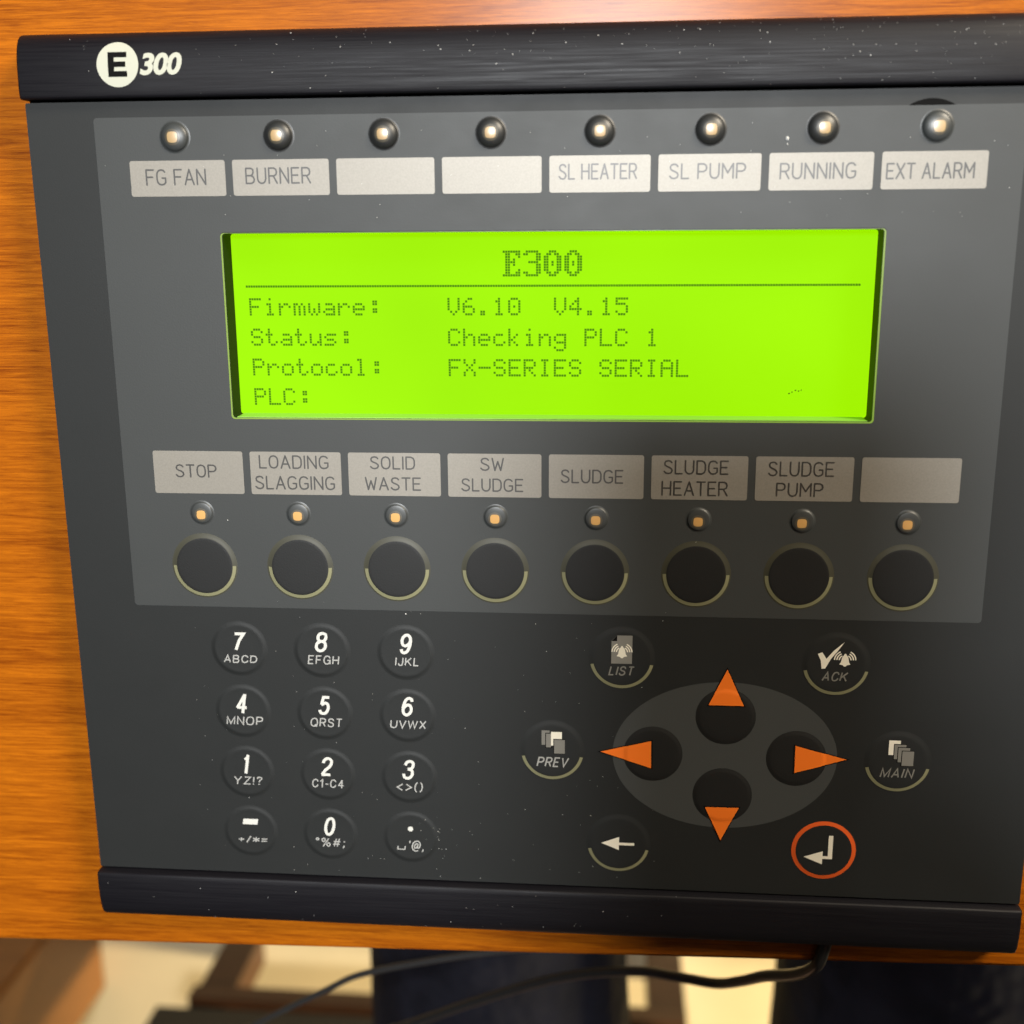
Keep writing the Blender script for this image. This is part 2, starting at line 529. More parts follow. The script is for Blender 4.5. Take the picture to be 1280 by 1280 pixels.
# oblique sans figures and capitals on the same 4 x 6 grid: (width, [(points, smooth, closed)])
SANS = {
 '0': (4, [(O_, 1, 1)]),
 '1': (2.4, [([(1.7, -.4), (1.7, 6.4)], 0, 0), ([(.0, 1.35), (1.7, .4)], 0, 0)]),
 '2': (3.9, [([(.2, 1.7), (.6, .6), (2, 0), (3.4, .6), (3.7, 1.7), (3.1, 2.9), (1.5, 4.2), (.35, 5.75)], 1, 0), ([(.05, 5.72), (3.9, 5.72)], 0, 0)]),
 '3': (3.9, [([(.3, 1.5), (.7, .5), (2, 0), (3.3, .5), (3.6, 1.5), (3.1, 2.5), (1.6, 2.8)], 1, 0), ([(1.6, 2.8), (3.2, 3.1), (3.8, 4.3), (3.3, 5.5), (1.95, 6), (.6, 5.5), (.15, 4.4)], 1, 0)]),
 '4': (4.2, [([(4.3, 4.45), (.3, 4.45)], 0, 0), ([(.3, 4.6), (2.75, .1)], 0, 0), ([(2.95, -.4), (2.95, 6.4)], 0, 0)]),
 '5': (3.9, [([(3.6, .28), (1.0, .28), (.55, 2.9)], 0, 0), ([(.5, 3.0), (2.1, 2.25), (3.4, 2.8), (3.8, 4.0), (3.2, 5.5), (1.9, 6), (.6, 5.6), (.1, 4.7)], 1, 0)]),
 '6': (3.9, [([(3.6, 1.2), (3.1, .3), (2.1, 0), (.9, .6), (.25, 2.2), (.15, 4), (.7, 5.4), (2, 6), (3.3, 5.4), (3.75, 4.1), (3.2, 2.8), (2.05, 2.35), (.8, 2.9), (.25, 3.7)], 1, 0)]),
 '7': (3.8, [([(.1, .28), (3.6, .28), (2.2, 2.6), (1.3, 6)], 0, 0)]),
 '8': (3.9, [([(1.95, 0), (3.2, .4), (3.55, 1.4), (3.1, 2.4), (1.95, 2.75), (.8, 2.4), (.35, 1.4), (.7, .4)], 1, 1), ([(1.95, 2.75), (3.35, 3.2), (3.8, 4.35), (3.3, 5.5), (1.95, 6), (.6, 5.5), (.1, 4.35), (.55, 3.2)], 1, 1)]),
 '9': (3.9, [([(.3, 4.8), (.8, 5.7), (1.8, 6), (3, 5.4), (3.65, 3.8), (3.75, 2), (3.2, .6), (1.9, 0), (.6, .6), (.15, 1.9), (.7, 3.2), (1.85, 3.65), (3.1, 3.1), (3.65, 2.3)], 1, 0)]),
 'J': (3.0, [([(2.8, 0), (2.8, 4.3)], 0, 0), ([(2.8, 4.2), (2.5, 5.6), (1.4, 6), (.4, 5.6), (.1, 4.3)], 1, 0)]),
 'K': (4.0, [([(0, 0), (0, 6)], 0, 0), ([(3.7, 0), (.1, 3.7)], 0, 0), ([(1.4, 2.4), (4.0, 6)], 0, 0)]),
 'C': (4.2, [([(4.0, 1.7), (3.4, .5), (2.2, 0), (.8, .6), (.1, 3), (.8, 5.4), (2.2, 6), (3.5, 5.5), (4.1, 4.2)], 1, 0)]),
 'G': (4.4, [([(4.1, 1.7), (3.5, .5), (2.2, 0), (.8, .6), (.1, 3), (.8, 5.4), (2.2, 6), (3.5, 5.5), (4.2, 4.2), (4.2, 3.2)], 1, 0), ([(2.4, 3.2), (4.35, 3.2), (4.35, 6)], 0, 0)]),
 'O': (4.6, [([(2.3, 0), (3.9, .7), (4.5, 3), (3.9, 5.3), (2.3, 6), (.7, 5.3), (.1, 3), (.7, .7)], 1, 1)]),
 'Q': (4.6, [([(2.3, 0), (3.9, .7), (4.5, 3), (3.9, 5.3), (2.3, 6), (.7, 5.3), (.1, 3), (.7, .7)], 1, 1), ([(2.8, 4.6), (4.5, 6.2)], 0, 0)]),
 'S': (3.9, [([(3.6, 1.6), (3.1, .4), (1.9, 0), (.7, .4), (.3, 1.5), (.8, 2.5), (2, 2.95), (3.2, 3.4), (3.7, 4.5), (3.2, 5.6), (1.95, 6), (.6, 5.6), (.1, 4.4)], 1, 0)]),
 'U': (4.2, [([(.1, 0), (.1, 3.8), (.5, 5.3), (2.1, 6), (3.7, 5.3), (4.1, 3.8), (4.1, 0)], 0, 0)]),
 'D': (4.2, [([(2.0, 5.75), (.1, 5.75), (.1, .25), (2.0, .25), (3.4, .8), (4.1, 2.2), (4.1, 3.8), (3.4, 5.2), (2.0, 5.75)], 0, 0)]),
 'Y': (4.2, [([(0, 0), (2.1, 3.2), (4.2, 0)], 0, 0), ([(2.1, 3.2), (2.1, 6)], 0, 0)]),
 'Z': (3.8, [([(.2, .25), (3.6, .25), (.1, 5.75), (3.8, 5.75)], 0, 0)]),
 'V': (4.2, [([(0, 0), (2.1, 6), (4.2, 0)], 0, 0)]),
 'W': (6.0, [([(0, 0), (1.5, 6), (3, .4), (4.5, 6), (6, 0)], 0, 0)]),
 'M': (4.8, [([(.1, 6), (.1, 0), (2.4, 5.4), (4.7, 0), (4.7, 6)], 0, 0)]),
 '!': (0.3, [([(.1, 0), (.1, 4.2)], 0, 0), ([(.1, 5.2), (.1, 6)], 0, 0)]),
 '?': (3.0, [([(.1, 1.4), (.6, .3), (1.6, 0), (2.7, .5), (2.8, 1.6), (1.9, 2.6), (1.5, 3.4), (1.5, 4.2)], 1, 0), ([(1.5, 5.2), (1.5, 6)], 0, 0)]),
 '-': (2.2, [([(0, 3.6), (2.2, 3.6)], 0, 0)]),
 '<': (3.2, [([(3.1, 1.2), (.2, 3.4), (3.1, 5.6)], 0, 0)]),
 '>': (3.2, [([(.1, 1.2), (3.0, 3.4), (.1, 5.6)], 0, 0)]),
 '(': (1.2, [([(1.2, -.3), (.4, 1.2), (.1, 3.1), (.4, 5.2), (1.2, 6.6)], 1, 0)]),
 ')': (1.2, [([(0, -.3), (.8, 1.2), (1.1, 3.1), (.8, 5.2), (0, 6.6)], 1, 0)]),
 '+': (3.4, [([(0, 3.2), (3.4, 3.2)], 0, 0), ([(1.7, 1.4), (1.7, 5)], 0, 0)]),
 '/': (2.4, [([(2.4, -.2), (0, 6.2)], 0, 0)]),
 '*': (3.4, [([(1.7, .6), (1.7, 5.4)], 0, 0), ([(-.3, 1.6), (3.7, 4.4)], 0, 0), ([(-.3, 4.4), (3.7, 1.6)], 0, 0)]),
 '=': (3.4, [([(0, 2.3), (3.4, 2.3)], 0, 0), ([(0, 4.3), (3.4, 4.3)], 0, 0)]),
 'o': (1.8, [([(.9, .1), (1.7, .9), (.9, 1.7), (.1, .9)], 1, 1)]),
 '%': (5.4, [([(1.1, .1), (2.1, 1.4), (1.1, 2.7), (.1, 1.4)], 1, 1), ([(4.3, 3.3), (5.3, 4.6), (4.3, 5.9), (3.3, 4.6)], 1, 1), ([(4.2, 0), (1.2, 6)], 0, 0)]),
 '#': (4.4, [([(1.7, .2), (.7, 5.8)], 0, 0), ([(3.5, .2), (2.5, 5.8)], 0, 0), ([(.3, 2.1), (4.3, 2.1)], 0, 0), ([(0, 4.0), (4.0, 4.0)], 0, 0)]),
 ';': (0.9, [([(.5, 1.9), (.5, 2.7)], 0, 0), ([(.55, 5), (.5, 5.9), (.1, 6.8)], 0, 0)]),
 "'": (0.5, [([(.3, -.2), (.2, 1.5)], 0, 0)]),
 ',': (0.9, [([(.6, 5.2), (.5, 6), (.1, 7)], 0, 0)]),
 '@': (6.2, [([(4.3, 2.1), (3.3, 1.7), (2.1, 2.5), (1.9, 3.9), (2.7, 4.6), (3.7, 4.0), (4.3, 2.1), (4.1, 4.1), (4.7, 4.5), (5.7, 3.8), (6.0, 2.3), (5.2, .6), (3.4, -.1), (1.2, .7), (.2, 3.0), (.9, 5.4), (3.0, 6.4), (4.9, 5.9)], 1, 0)]),
}
for ch in 'ABEFHILNPRTX':
    SANS[ch] = (PEN[ch][0] + .3, [([(a + .15, b) for a, b in st], 0, 0) for st in PEN[ch][1]])
def sans(flat, word, box4, w, shear=0.12, gap=1.5, nudge=0.0):
    """oblique sans lettering; box4 is the caps' box, w the pen width in mm"""
    x0, x1, y0, y1 = box4
    sy = (y1 - y0 - w) / 6
    total, lay = 0.0, []
    for ch in word:
        if ch == ' ':
            total += 2.2
            continue
        lay.append((ch, total))
        total += SANS[ch][0] + gap
    total -= gap
    lean = shear * (y1 - y0)
    sx = (x1 - x0 - w - lean) / total
    for k, (ch, ox) in enumerate(lay):
        for j, (pts, sm, cl) in enumerate(SANS[ch][1]):
            q = smooth(pts, 5, bool(cl)) if sm else list(pts)
            q = [(x0 + w / 2 + (ox + a) * sx + lean * (1 - b / 6), y0 + w / 2 + b * sy) for a, b in q]
            h0 = flat.h
            flat.h = h0 + 0.06 * j
            ribbon(flat, q, w, bool(cl))
            flat.h = h0

# ------------------------------------------------------------------ the control panel
X0, X1, YT, YB = -102.3, 124.6, -95.5, 89.0
panel = thing('control_panel', 'charcoal operator panel with green lit display and keypad lying on the wooden desk', 'control panel')
WIN = rrect(-60.1, -67.6, 82.6, -26.75, 0.7, 4)
bm = ring_plate(rrect(X0, YT, X1, YB, 0.4, 2), [WIN], 0.0, 'front')
walls(bm, rrect(X0, YT, X1, YB, 0.4, 2), 0.0, -7.0)
front = link('front_plate', bm_mesh(bm, 'front_plate'), 'face', panel)
# lighter printed field around the window
bm = ring_plate(rrect(-87.2, -92.2, 109.7, 18.8, 0.8, 4), [rrect(-60.52, -67.9, 83.05, -26.35, 0.8, 4)], 0.06, 'field')
link('grey_field', bm_mesh(bm, 'grey_field'), 'overlay', panel)
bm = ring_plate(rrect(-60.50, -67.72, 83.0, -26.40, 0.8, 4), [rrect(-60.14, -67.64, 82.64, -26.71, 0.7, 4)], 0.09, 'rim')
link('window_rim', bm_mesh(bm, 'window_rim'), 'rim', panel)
# recess and display
DH = -5.7
bm = bmesh.new()
walls(bm, WIN, -0.02, DH)
link('window_recess', bm_mesh(bm, 'window_recess'), 'recess', panel)
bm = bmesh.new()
box(bm, -59.2, -26.95, DH + .02, 81.7, -26.78, -0.05)  # strip added to carry the painted green reflection
link('reflection_strip', bm_mesh(bm, 'reflection_strip'), 'lcd_reflection', panel)
nt = M['lcd'].node_tree
tc = nt.nodes.new('ShaderNodeTexCoord'); n = nt.nodes.new('ShaderNodeTexNoise'); mr = nt.nodes.new('ShaderNodeMapRange')
n.inputs['Scale'].default_value = 16.0; n.inputs['Detail'].default_value = 2.0
mr.inputs['From Min'].default_value = 0.3; mr.inputs['From Max'].default_value = 0.7
mr.inputs['To Min'].default_value = 0.86; mr.inputs['To Max'].default_value = 0.99
nt.links.new(tc.outputs['Object'], n.inputs['Vector']); nt.links.new(n.outputs['Fac'], mr.inputs['Value'])
nt.links.new(mr.outputs['Result'], nt.nodes['Principled BSDF'].inputs['Emission Strength'])
s = Flat(DH)
s.poly(rrect(-62, -69, 84.5, -24.5, 0.3, 2))
screen = s.build('display_screen', 'lcd', panel, 'lit yellow-green display showing E300 and four lines of text')
FONT = {
 'F': '11111 10000 10000 11110 10000 10000 10000', 'i': '00100 00000 01100 00100 00100 00100 01110',
 'r': '00000 00000 10110 11001 10000 10000 10000', 'm': '00000 00000 11010 10101 10101 10101 10101',
 'w': '00000 00000 10001 10001 10101 10101 01010', 'a': '00000 00000 01110 00001 01111 10001 01111',
 'e': '00000 00000 01110 10001 11111 10000 01110', ':': '00000 00110 00110 00000 00110 00110 00000',
 'S': '01110 10001 10000 01110 00001 10001 01110', 't': '01000 01000 11100 01000 01000 01001 00110',
 'u': '00000 00000 10001 10001 10001 10011 01101', 's': '00000 00000 01111 10000 01110 00001 11110',
 'P': '11110 10001 10001 11110 10000 10000 10000', 'o': '00000 00000 01110 10001 10001 10001 01110',
 'c': '00000 00000 01110 10000 10000 10001 01110', 'l': '01100 00100 00100 00100 00100 00100 01110',
 'L': '10000 10000 10000 10000 10000 10000 11111', 'C': '01110 10001 10000 10000 10000 10001 01110',
 'V': '10001 10001 10001 10001 10001 01010 00100', '6': '00110 01000 10000 11110 10001 10001 01110',
 '.': '00000 00000 00000 00000 00000 01100 01100', '1': '00100 01100 00100 00100 00100 00100 01110',
 '0': '01110 10001 10001 10101 10001 10001 01110', '4': '00010 00110 01010 10010 11111 00010 00010',
 '5': '11111 10000 11110 00001 00001 10001 01110', 'h': '10000 10000 10110 11001 10001 10001 10001',
 'k': '10000 10000 10010 10100 11000 10100 10010', 'n': '00000 00000 10110 11001 10001 10001 10001',
 'g': '00000 00000 01111 10001 10001 01111 00001 10001 01110', 'X': '10001 10001 01010 00100 01010 10001 10001',
 '-': '00000 00000 00000 11111 00000 00000 00000', 'E': '11111 10000 10000 11110 10000 10000 11111',
 'R': '11110 10001 10001 11110 10100 10010 10001', 'I': '01110 00100 00100 00100 00100 00100 01110',
 'A': '01110 10001 10001 11111 10001 10001 10001',
}
BIG = {
 'E': '1111111 0110011 0110001 0110100 0111100 0110100 0110000 0110001 0110011 1111111',
 '3': '0111110 1100011 0000011 0000011 0011110 0000011 0000011 0000011 1100011 0111110',
 '0': '0011100 0110110 1100011 1100011 1101011 1101011 1100011 1100011 0110110 0011100',
}
PX, LX, LY = 0.5704, -57.29, -64.75
s = Flat(DH + 0.06)
def dot(cx, cy):
    g = 0.045
    s.rect(LX + cx * PX + g, LY + cy * PX + g, LX + (cx + 1) * PX - g, LY + (cy + 1) * PX - g)
def lcd_text(txt, cx, cy, font=FONT, adv=6):
    for ch in txt:
        if ch != ' ':
            for j, row in enumerate(font[ch].split()):
                for i, b in enumerate(row):
                    if b == '1':
                        dot(cx + i, cy + j)
        cx += adv
lcd_text('E300', 103, 2, BIG, 8)
for i in range(240):
    dot(i, 15)
for k, (a, b) in enumerate((('Firmware:', 'V6.10  V4.15'), ('Status:', 'Checking PLC 1'), ('Protocol:', 'FX-SERIES SERIAL'), ('PLC:', ''))):
    lcd_text(a, 1, 20 + 12 * k)
    lcd_text(b, 81, 20 + 12 * k)
s.build('screen_text', 'lcd_dot', screen, 'dark green dot-matrix lettering')
s = Flat(DH + 0.08)
for x, y, w in ((65.2, -32.2, .5), (65.9, -32.5, .35), (66.6, -32.9, .45), (67.3, -32.75, .4), (67.9, -32.95, .3)):
    s.poly([(x, y), (x + w, y - .15), (x + w * .8, y + .22), (x + .1, y + .25)])
s.build('scratch', 'lcd_dot', screen)

# rails at the upper and lower edge: one rounded aluminium profile, mirrored
PROF = [(0.0, -2.0), (0.0, 1.7), (0.15, 2.0), (0.5, 2.18), (1.6, 2.25), (3.4, 2.25), (5.2, 2.18), (7.0, 2.05), (8.8, 1.82), (10.4, 1.45), (11.6, 0.95), (12.5, 0.3), (13.1, -0.5), (13.5, -1.4), (13.75, -2.5), (13.8, -7.0)]
def bar_h(d):
    for (a, ha), (b, hb) in zip(PROF[1:], PROF[2:]):
        if a <= d <= b:
            return ha + (hb - ha) * (d - a) / max(b - a, 1e-9)
    return 0.0
def rail(y0, sgn, label):
    v, f = [], []
    xs = [X0, X0 + .35] + [X0 + .35 + (X1 - X0 - .7) * k / 8 for k in range(1, 8)] + [X1 - .35, X1]
    for i, x in enumerate(xs):
        inset = 0.12 if i in (0, len(xs) - 1) else 0.0
        for d, h in PROF:
            v.append(P(x, y0 + sgn * d, h - inset))
    n = len(PROF)
    for i in range(len(xs) - 1):
        for k in range(n - 1):
            f.append((i * n + k, i * n + k + 1, (i + 1) * n + k + 1, (i + 1) * n + k))
    f.append(tuple(range(n)))
    f.append(tuple(range((len(xs) - 1) * n, len(xs) * n)))
    me = mesh_from('rail', v, f)
    bm = bmesh.new(); bm.from_mesh(me); bmesh.ops.recalc_face_normals(bm, faces=bm.faces); bm.to_mesh(me); bm.free()
    o = link('rail', me, 'bar', panel, label)
    for p in me.polygons:
        p.use_smooth = len(p.vertices) == 4
    return o
rail_top = rail(-96.05, -1, 'black brushed rail carrying the E300 mark')
rail_bot = rail(89.55, 1, 'plain black brushed rail along the lower edge')
bm = bmesh.new()
box(bm, X0 + .3, -96.3, -6.9, X1 - .3, -95.2, -1.6)
link('gap_filler', bm_mesh(bm, 'gap_filler'), 'groove', panel)
bm = bmesh.new()
box(bm, X0 + .3, 88.7, -6.9, X1 - .3, 89.8, -1.6)
link('gap_filler', bm_mesh(bm, 'gap_filler'), 'groove', panel)
bh_top = lambda x, y: bar_h(-96.05 - y)
# emblem: white disc with a black block E, then 300
EC = (-79.9, -102.75)
v, f = [], []
s = Flat(0.05, bh_top)
R = 4.6
rings = 10
for i in range(rings):
    for k in range(40):
        a0, a1 = 2 * math.pi * k / 40, 2 * math.pi * (k + 1) / 40
        r0, r1 = R * i / rings, R * (i + 1) / rings
        q = [(EC[0] + r * math.cos(a), EC[1] + r * math.sin(a)) for r, a in ((r0, a0), (r1, a0), (r1, a1), (r0, a1))]
        s.poly(q if i else [q[0], q[1], q[2]])
emblem = s.build('emblem', 'logo_white', rail_top, 'round cream emblem with a black letter E')
s = Flat(0.09, bh_top)
def erect(x0, y0, x1, y1):
    n = max(1, int((y1 - y0) / 0.4))
    for k in range(n):
        s.rect(x0, y0 + (y1 - y0) * k / n, x1, y0 + (y1 - y0) * (k + 1) / n)
ex, ey0, ey1 = -82.0, -105.3, -100.25
erect(ex, ey0, ex + 1.35, ey1)
erect(ex + 1.35, ey0, ex + 4.15, ey0 + 1.1)
erect(ex + 1.35, ey0 + 1.95, ex + 3.85, ey0 + 3.05)
erect(ex + 1.35, ey1 - 1.15, ex + 4.15, ey1)
s.build('letter', 'groove', emblem)
letters('300', (-75.1, -65.75, -105.0, -100.45), 'logo_white', rail_top, 'numerals', 0.06, shear=0.22, bold=0.035, hf=bh_top, spacing=0.92, fine=True)

# label strips: upper and lower row
PITCH = 23.0
KX = [-69.2 + PITCH * i for i in range(8)]
def plate(cx, y0, w, h, name_label, lines, pw):
    s = Flat(0.12)
    s.poly(rrect(cx - w / 2, y0, cx + w / 2, y0 + h, 0.5, 4))
    o = s.build('label_strip', 'plate', panel, name_label, thick=0.05)
    if lines:
        t = Flat(0.14)
        for word, b in lines:
            pen_text(t, word, b, pw)
        t.build('lettering', 'ink', o)
TOP = [[('FG FAN', (-76.4, -62.8, -81.4, -77.9))], [('BURNER', (-54.05, -39.5, -81.5, -78.0))], [], [],
       [('SL HEATER', (14.1, 30.75, -81.5, -78.2))], [('SL PUMP', (37.4, 53.45, -81.3, -78.05))],
       [('RUNNING', (60.35, 76.05, -81.15, -77.8))], [('EXT ALARM', (82.1, 100.0, -80.9, -77.6))]]
BOT = [[('STOP', (-74.7, -64.85, -15.75, -12.6))],
       [('LOADING', (-54.75, -38.4, -18.1, -14.9)), ('SLAGGING', (-55.9, -37.1, -13.25, -10.0))],
       [('SOLID', (-28.8, -18.35, -18.1, -15.0)), ('WASTE', (-30.1, -17.1, -13.25, -10.1))],
       [('SW', (-3.45, 2.0, -18.0, -14.9)), ('SLUDGE', (-7.85, 6.35, -13.2, -10.1))],
       [('SLUDGE', (14.8, 28.9, -15.5, -12.3))],
       [('SLUDGE', (37.8, 52.2, -17.9, -14.6)), ('HEATER', (37.45, 52.2, -13.1, -9.7))],
       [('SLUDGE', (60.85, 75.25, -17.8, -14.4)), ('PUMP', (62.75, 73.15, -13.0, -9.8))], []]
for i in range(8):
    t = ' '.join(w for w, _ in TOP[i])
    plate(KX[i] + .04, -83.14, 21.35, 7.54, 'pale strip reading ' + t if t else 'blank pale strip', TOP[i], 0.36)
    t = ' '.join(w for w, _ in BOT[i])
    plate(KX[i], -18.87, 21.3, 10.03, 'pale strip reading ' + t if t else 'blank pale strip', BOT[i], 0.36)
# indicator lamps
def lamp(cx, cy, r, hh, m, dx, dy, cs, chip='chip'):
    prof = [(r + .5, 0.07), (r + .1, 0.14)]
    for k in range(0, 17):
        a = math.pi / 2 * k / 16
        prof.append((r * math.cos(a) if k < 16 else 0.0, 0.25 + hh * math.sin(a)))
    o = lathe_obj('indicator_lamp', m, panel, cx, cy, prof, 32)
    # chip and painted lens glow laid on the crown, following its curve
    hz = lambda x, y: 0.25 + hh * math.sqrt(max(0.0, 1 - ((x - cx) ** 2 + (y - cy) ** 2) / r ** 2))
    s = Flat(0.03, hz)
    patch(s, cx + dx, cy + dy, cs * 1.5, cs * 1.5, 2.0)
    s.build('lens_glow', 'glow', o)
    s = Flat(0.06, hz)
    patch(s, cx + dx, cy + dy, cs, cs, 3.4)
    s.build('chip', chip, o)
for i in range(8):
    lamp(KX[i], -88.03, 2.95, 1.5 if 0 < i < 7 else 1.0, 'dome' if 0 < i < 7 else 'dome_soft', 0.0 + (i - 3.5) * 0.06, 0.1, 1.15)
    lamp(KX[i] + .15, -4.25, 2.45, 0.24, 'dome_soft', -0.15, 0.45, 1.05, 'amber')
# function keys
FPROF = [(7.9, 0.07), (7.6, 0.11), (7.3, 0.16), (7.0, 0.23), (6.7, 0.29), (6.4, 0.32), (6.0, 0.33), (3.0, 0.35), (0.0, 0.36)]
def interp(prof, r):
    for (ra, ha), (rb, hb) in zip(prof, prof[1:]):
        if rb <= r <= ra:
            return ha + (hb - ha) * (ra - r) / (ra - rb)
    return prof[0][1]
def sub_prof(prof, r0, r1, dh):
    rs = [r0] + [r for r, _ in prof if r1 < r < r0] + [r1]
    return [(r, interp(prof, r) + dh) for r in rs]
for i in range(8):
    cx, cy = KX[i] - .06, 8.61
    o = lathe_obj('function_key', 'olive', panel, cx, cy, FPROF, 56)
    lathe_obj('key_face', 'black_print', o, cx, cy, sub_prof(FPROF, 6.72, 0.0, 0.03), 56)
    lathe_obj('half_ring', 'pale_ring', o, cx, cy, sub_prof(FPROF, 7.55, 6.78, 0.03), 40, 0, 180)
# keypad
KP = [(7.0, 0.01), (6.7, 0.035), (6.45, 0.08), (6.2, 0.14), (5.95, 0.18), (5.7, 0.19), (5.3, 0.175), (4.8, 0.165), (3.0, 0.17), (0.0, 0.175)]
PAD = [[('7', (-64.2, -60.45, 24.9, 29.9), 'ABCD', (-66.3, -57.8, 30.8, 32.85)), ('8', (-43.9, -40.15, 24.5, 29.6), 'EFGH', (-45.65, -37.75, 30.4, 32.7)), ('9', (-23.5, -19.85, 24.4, 29.6), 'IJKL', (-24.5, -18.45, 30.35, 32.55))],
       [('4', (-64.35, -60.5, 40.75, 45.85), 'MNOP', (-66.65, -57.25, 46.65, 48.95)), ('5', (-43.75, -40.2, 40.55, 45.65), 'QRST', (-45.8, -37.65, 46.5, 48.8)), ('6', (-23.5, -19.9, 40.4, 45.4), 'UVWX', (-26.2, -17.15, 46.4, 48.6))],
       [('1', (-63.5, -61.2, 56.75, 61.85), 'YZ!?', (-65.9, -58.4, 62.55, 64.85)), ('2', (-44.0, -40.3, 56.7, 61.95), 'C1-C4', (-46.15, -37.9, 62.6, 64.85)), ('3', (-23.75, -20.05, 56.75, 61.95), '<>()', (-25.2, -18.35, 62.6, 65.15))],
       [('-', None, '+/*=', (-65.75, -58.0, 78.7, 80.7)), ('0', (-43.9, -40.3, 72.8, 77.9), 'o%#;', (-46.1, -38.2, 78.4, 80.95)), ('.', None, "'@,", (-22.6, -18.35, 78.3, 81.1))]]
for j in range(4):
    for i in range(3):
        big, bb, small, sb = PAD[j][i]
        cx, cy = -62.23 + 20.22 * i, 29.24 + 16.06 * j
        o = lathe_obj('keypad_key', 'face', panel, cx, cy, KP, 48, label='round charcoal key marked ' + (big if big.isdigit() else {'-': 'minus', '.': 'point'}[big]))
        H = 0.21
        if bb:
            s = Flat(H); sans(s, big, bb, 0.72, 0.14); s.build('numeral', 'white_print', o)
        elif big == '-':
            s = Flat(H); s.poly([(-63.95, 74.1), (-60.2, 74.1), (-60.5, 75.6), (-64.25, 75.6)]); s.build('numeral', 'white_print', o)
        else:
            s = Flat(H); s.poly([(-21.87 + .66 * math.cos(a * .2618), 75.2 + .66 * math.sin(a * .2618)) for a in range(24)]); s.build('numeral', 'white_print', o)
            s = Flat(H); s.stroke([(-25.1, 80.0), (-25.2, 80.8), (-23.4, 80.8), (-23.3, 80.0)], 0.28); s.build('underscore', 'soft_print', o)
        s = Flat(H); sans(s, small, sb, 0.30, 0.10, 1.7); s.build('small_lettering', 'soft_print', o)
# navigation cluster
s = Flat(0.05)
s.poly([(53.65 + 26.25 * math.cos(a * math.pi / 48), 53.2 + 18.6 * math.sin(a * math.pi / 48)) for a in range(96)])
s.build('oval_pad', 'oval', panel)
DP = [(7.0, 0.06), (6.75, 0.09), (6.45, 0.15), (6.15, 0.20), (5.8, 0.23), (4.0, 0.25), (0.0, 0.26)]
ARR = [((53.7, 43.2), [(53.7, 31.4), (49.6, 40.3), (57.8, 40.3)], 'up'),
       ((36.95, 53.2), [(24.5, 53.0), (36.5, 49.8), (36.6, 56.8)], 'left'),
       ((70.45, 53.25), [(82.1, 53.1), (70.1, 49.9), (70.15, 56.8)], 'right'),
       ((53.6, 63.3), [(53.6, 75.1), (49.6, 66.4), (57.65, 66.3)], 'down')]
for (cx, cy), tri, d in ARR:
    o = lathe_obj('arrow_key', 'black_print', panel, cx, cy, DP, 48, label='round black key with orange triangle pointing ' + d)
    hz = lambda x, y, cx=cx, cy=cy: interp(DP, min(7.0, math.hypot(x - cx, y - cy)))
    def border(tri, g):
        mx, my = sum(p[0] for p in tri) / 3, sum(p[1] for p in tri) / 3
        return [(mx + (x - mx) * g, my + (y - my) * g) for x, y in tri]
    def fine_tri(flat, t, n=26):
        A, B, C = t
        g = lambda i, j: (A[0] + (B[0] - A[0]) * i / n + (C[0] - B[0]) * j / n, A[1] + (B[1] - A[1]) * i / n + (C[1] - B[1]) * j / n)
        for i in range(n):
            for j in range(i + 1):
                flat.poly([g(i, j), g(i + 1, j), g(i + 1, j + 1)])
                if j < i:
                    flat.poly([g(i, j), g(i + 1, j + 1), g(i, j + 1)])
    s = Flat(0.05, hz); fine_tri(s, border(tri, 1.09)); s.build('arrow_outline', 'groove', o)
    s = Flat(0.10, hz); fine_tri(s, tri); s.build('arrow', 'orange', o)
NP = [(7.8, 0.01), (7.5, 0.035), (7.2, 0.075), (6.9, 0.125), (6.6, 0.165), (6.3, 0.185), (5.8, 0.19), (4.0, 0.195), (0.0, 0.20)]
def nav_key(cx, cy, label, a0, a1):
    o = lathe_obj('menu_key', 'face', panel, cx, cy, NP, 56, label=label)
    if a1 is not None:
        lathe_obj('half_ring', 'pale_ring', o, cx, cy, sub_prof(NP, 7.5, 6.75, 0.03), 40, a0, a1)
    return o
H = 0.24
def bell(o, cx, y0, y1, m):
    k = (y1 - y0) / 10.0
    s = Flat(H + .03)
    half = [(0, 0), (.55, .2), (1.0, 1.2), (2.0, 2.4), (2.5, 4.2), (2.9, 6.6), (4.0, 8.3), (1.5, 8.9), (.8, 9.7), (0, 10)]
    s.poly([(cx + a * k, y0 + b * k) for a, b in half] + [(cx - a * k, y0 + b * k) for a, b in half[::-1][1:-1]])
    for sg in (-1, 1):
        for r in (3.6, 5.3, 7.0):
            c0 = -62 if sg > 0 else -118
            s.arc(cx + sg * .6 * k, y0 + 5.0 * k, (r - .45) * k, (r + .45) * k, (-65 if sg > 0 else -179), (-1 if sg > 0 else -115), 10)
    s.build('bell', m, o)
o = nav_key(29.25, 29.25, 'round key marked LIST under a page with a bell', 13, 167)
s = Flat(H); s.poly([(28.15, 23.65), (31.65, 23.65), (31.6, 30.6), (26.8, 30.6), (26.8, 25.0)]); s.build('page_icon', 'dim_print', o)
s = Flat(H + .02); s.poly([(28.1, 23.7), (28.1, 25.05), (26.8, 25.05)]); s.build('page_corner', 'groove', o)
bell(o, 29.25, 26.2, 29.25, 'cream_print')
s = Flat(H); sans(s, 'LIST', (26.1, 32.4, 31.2, 33.55), 0.33, 0.2, 1.7); s.build('lettering', 'dim_print', o)
o = nav_key(13.05, 53.1, 'round key marked PREV under four stacked pages', 13, 167)
s = Flat(H); s.rect(10.5, 47.95, 12.4, 51.65); s.build('page_icon', 'dim_print', o)
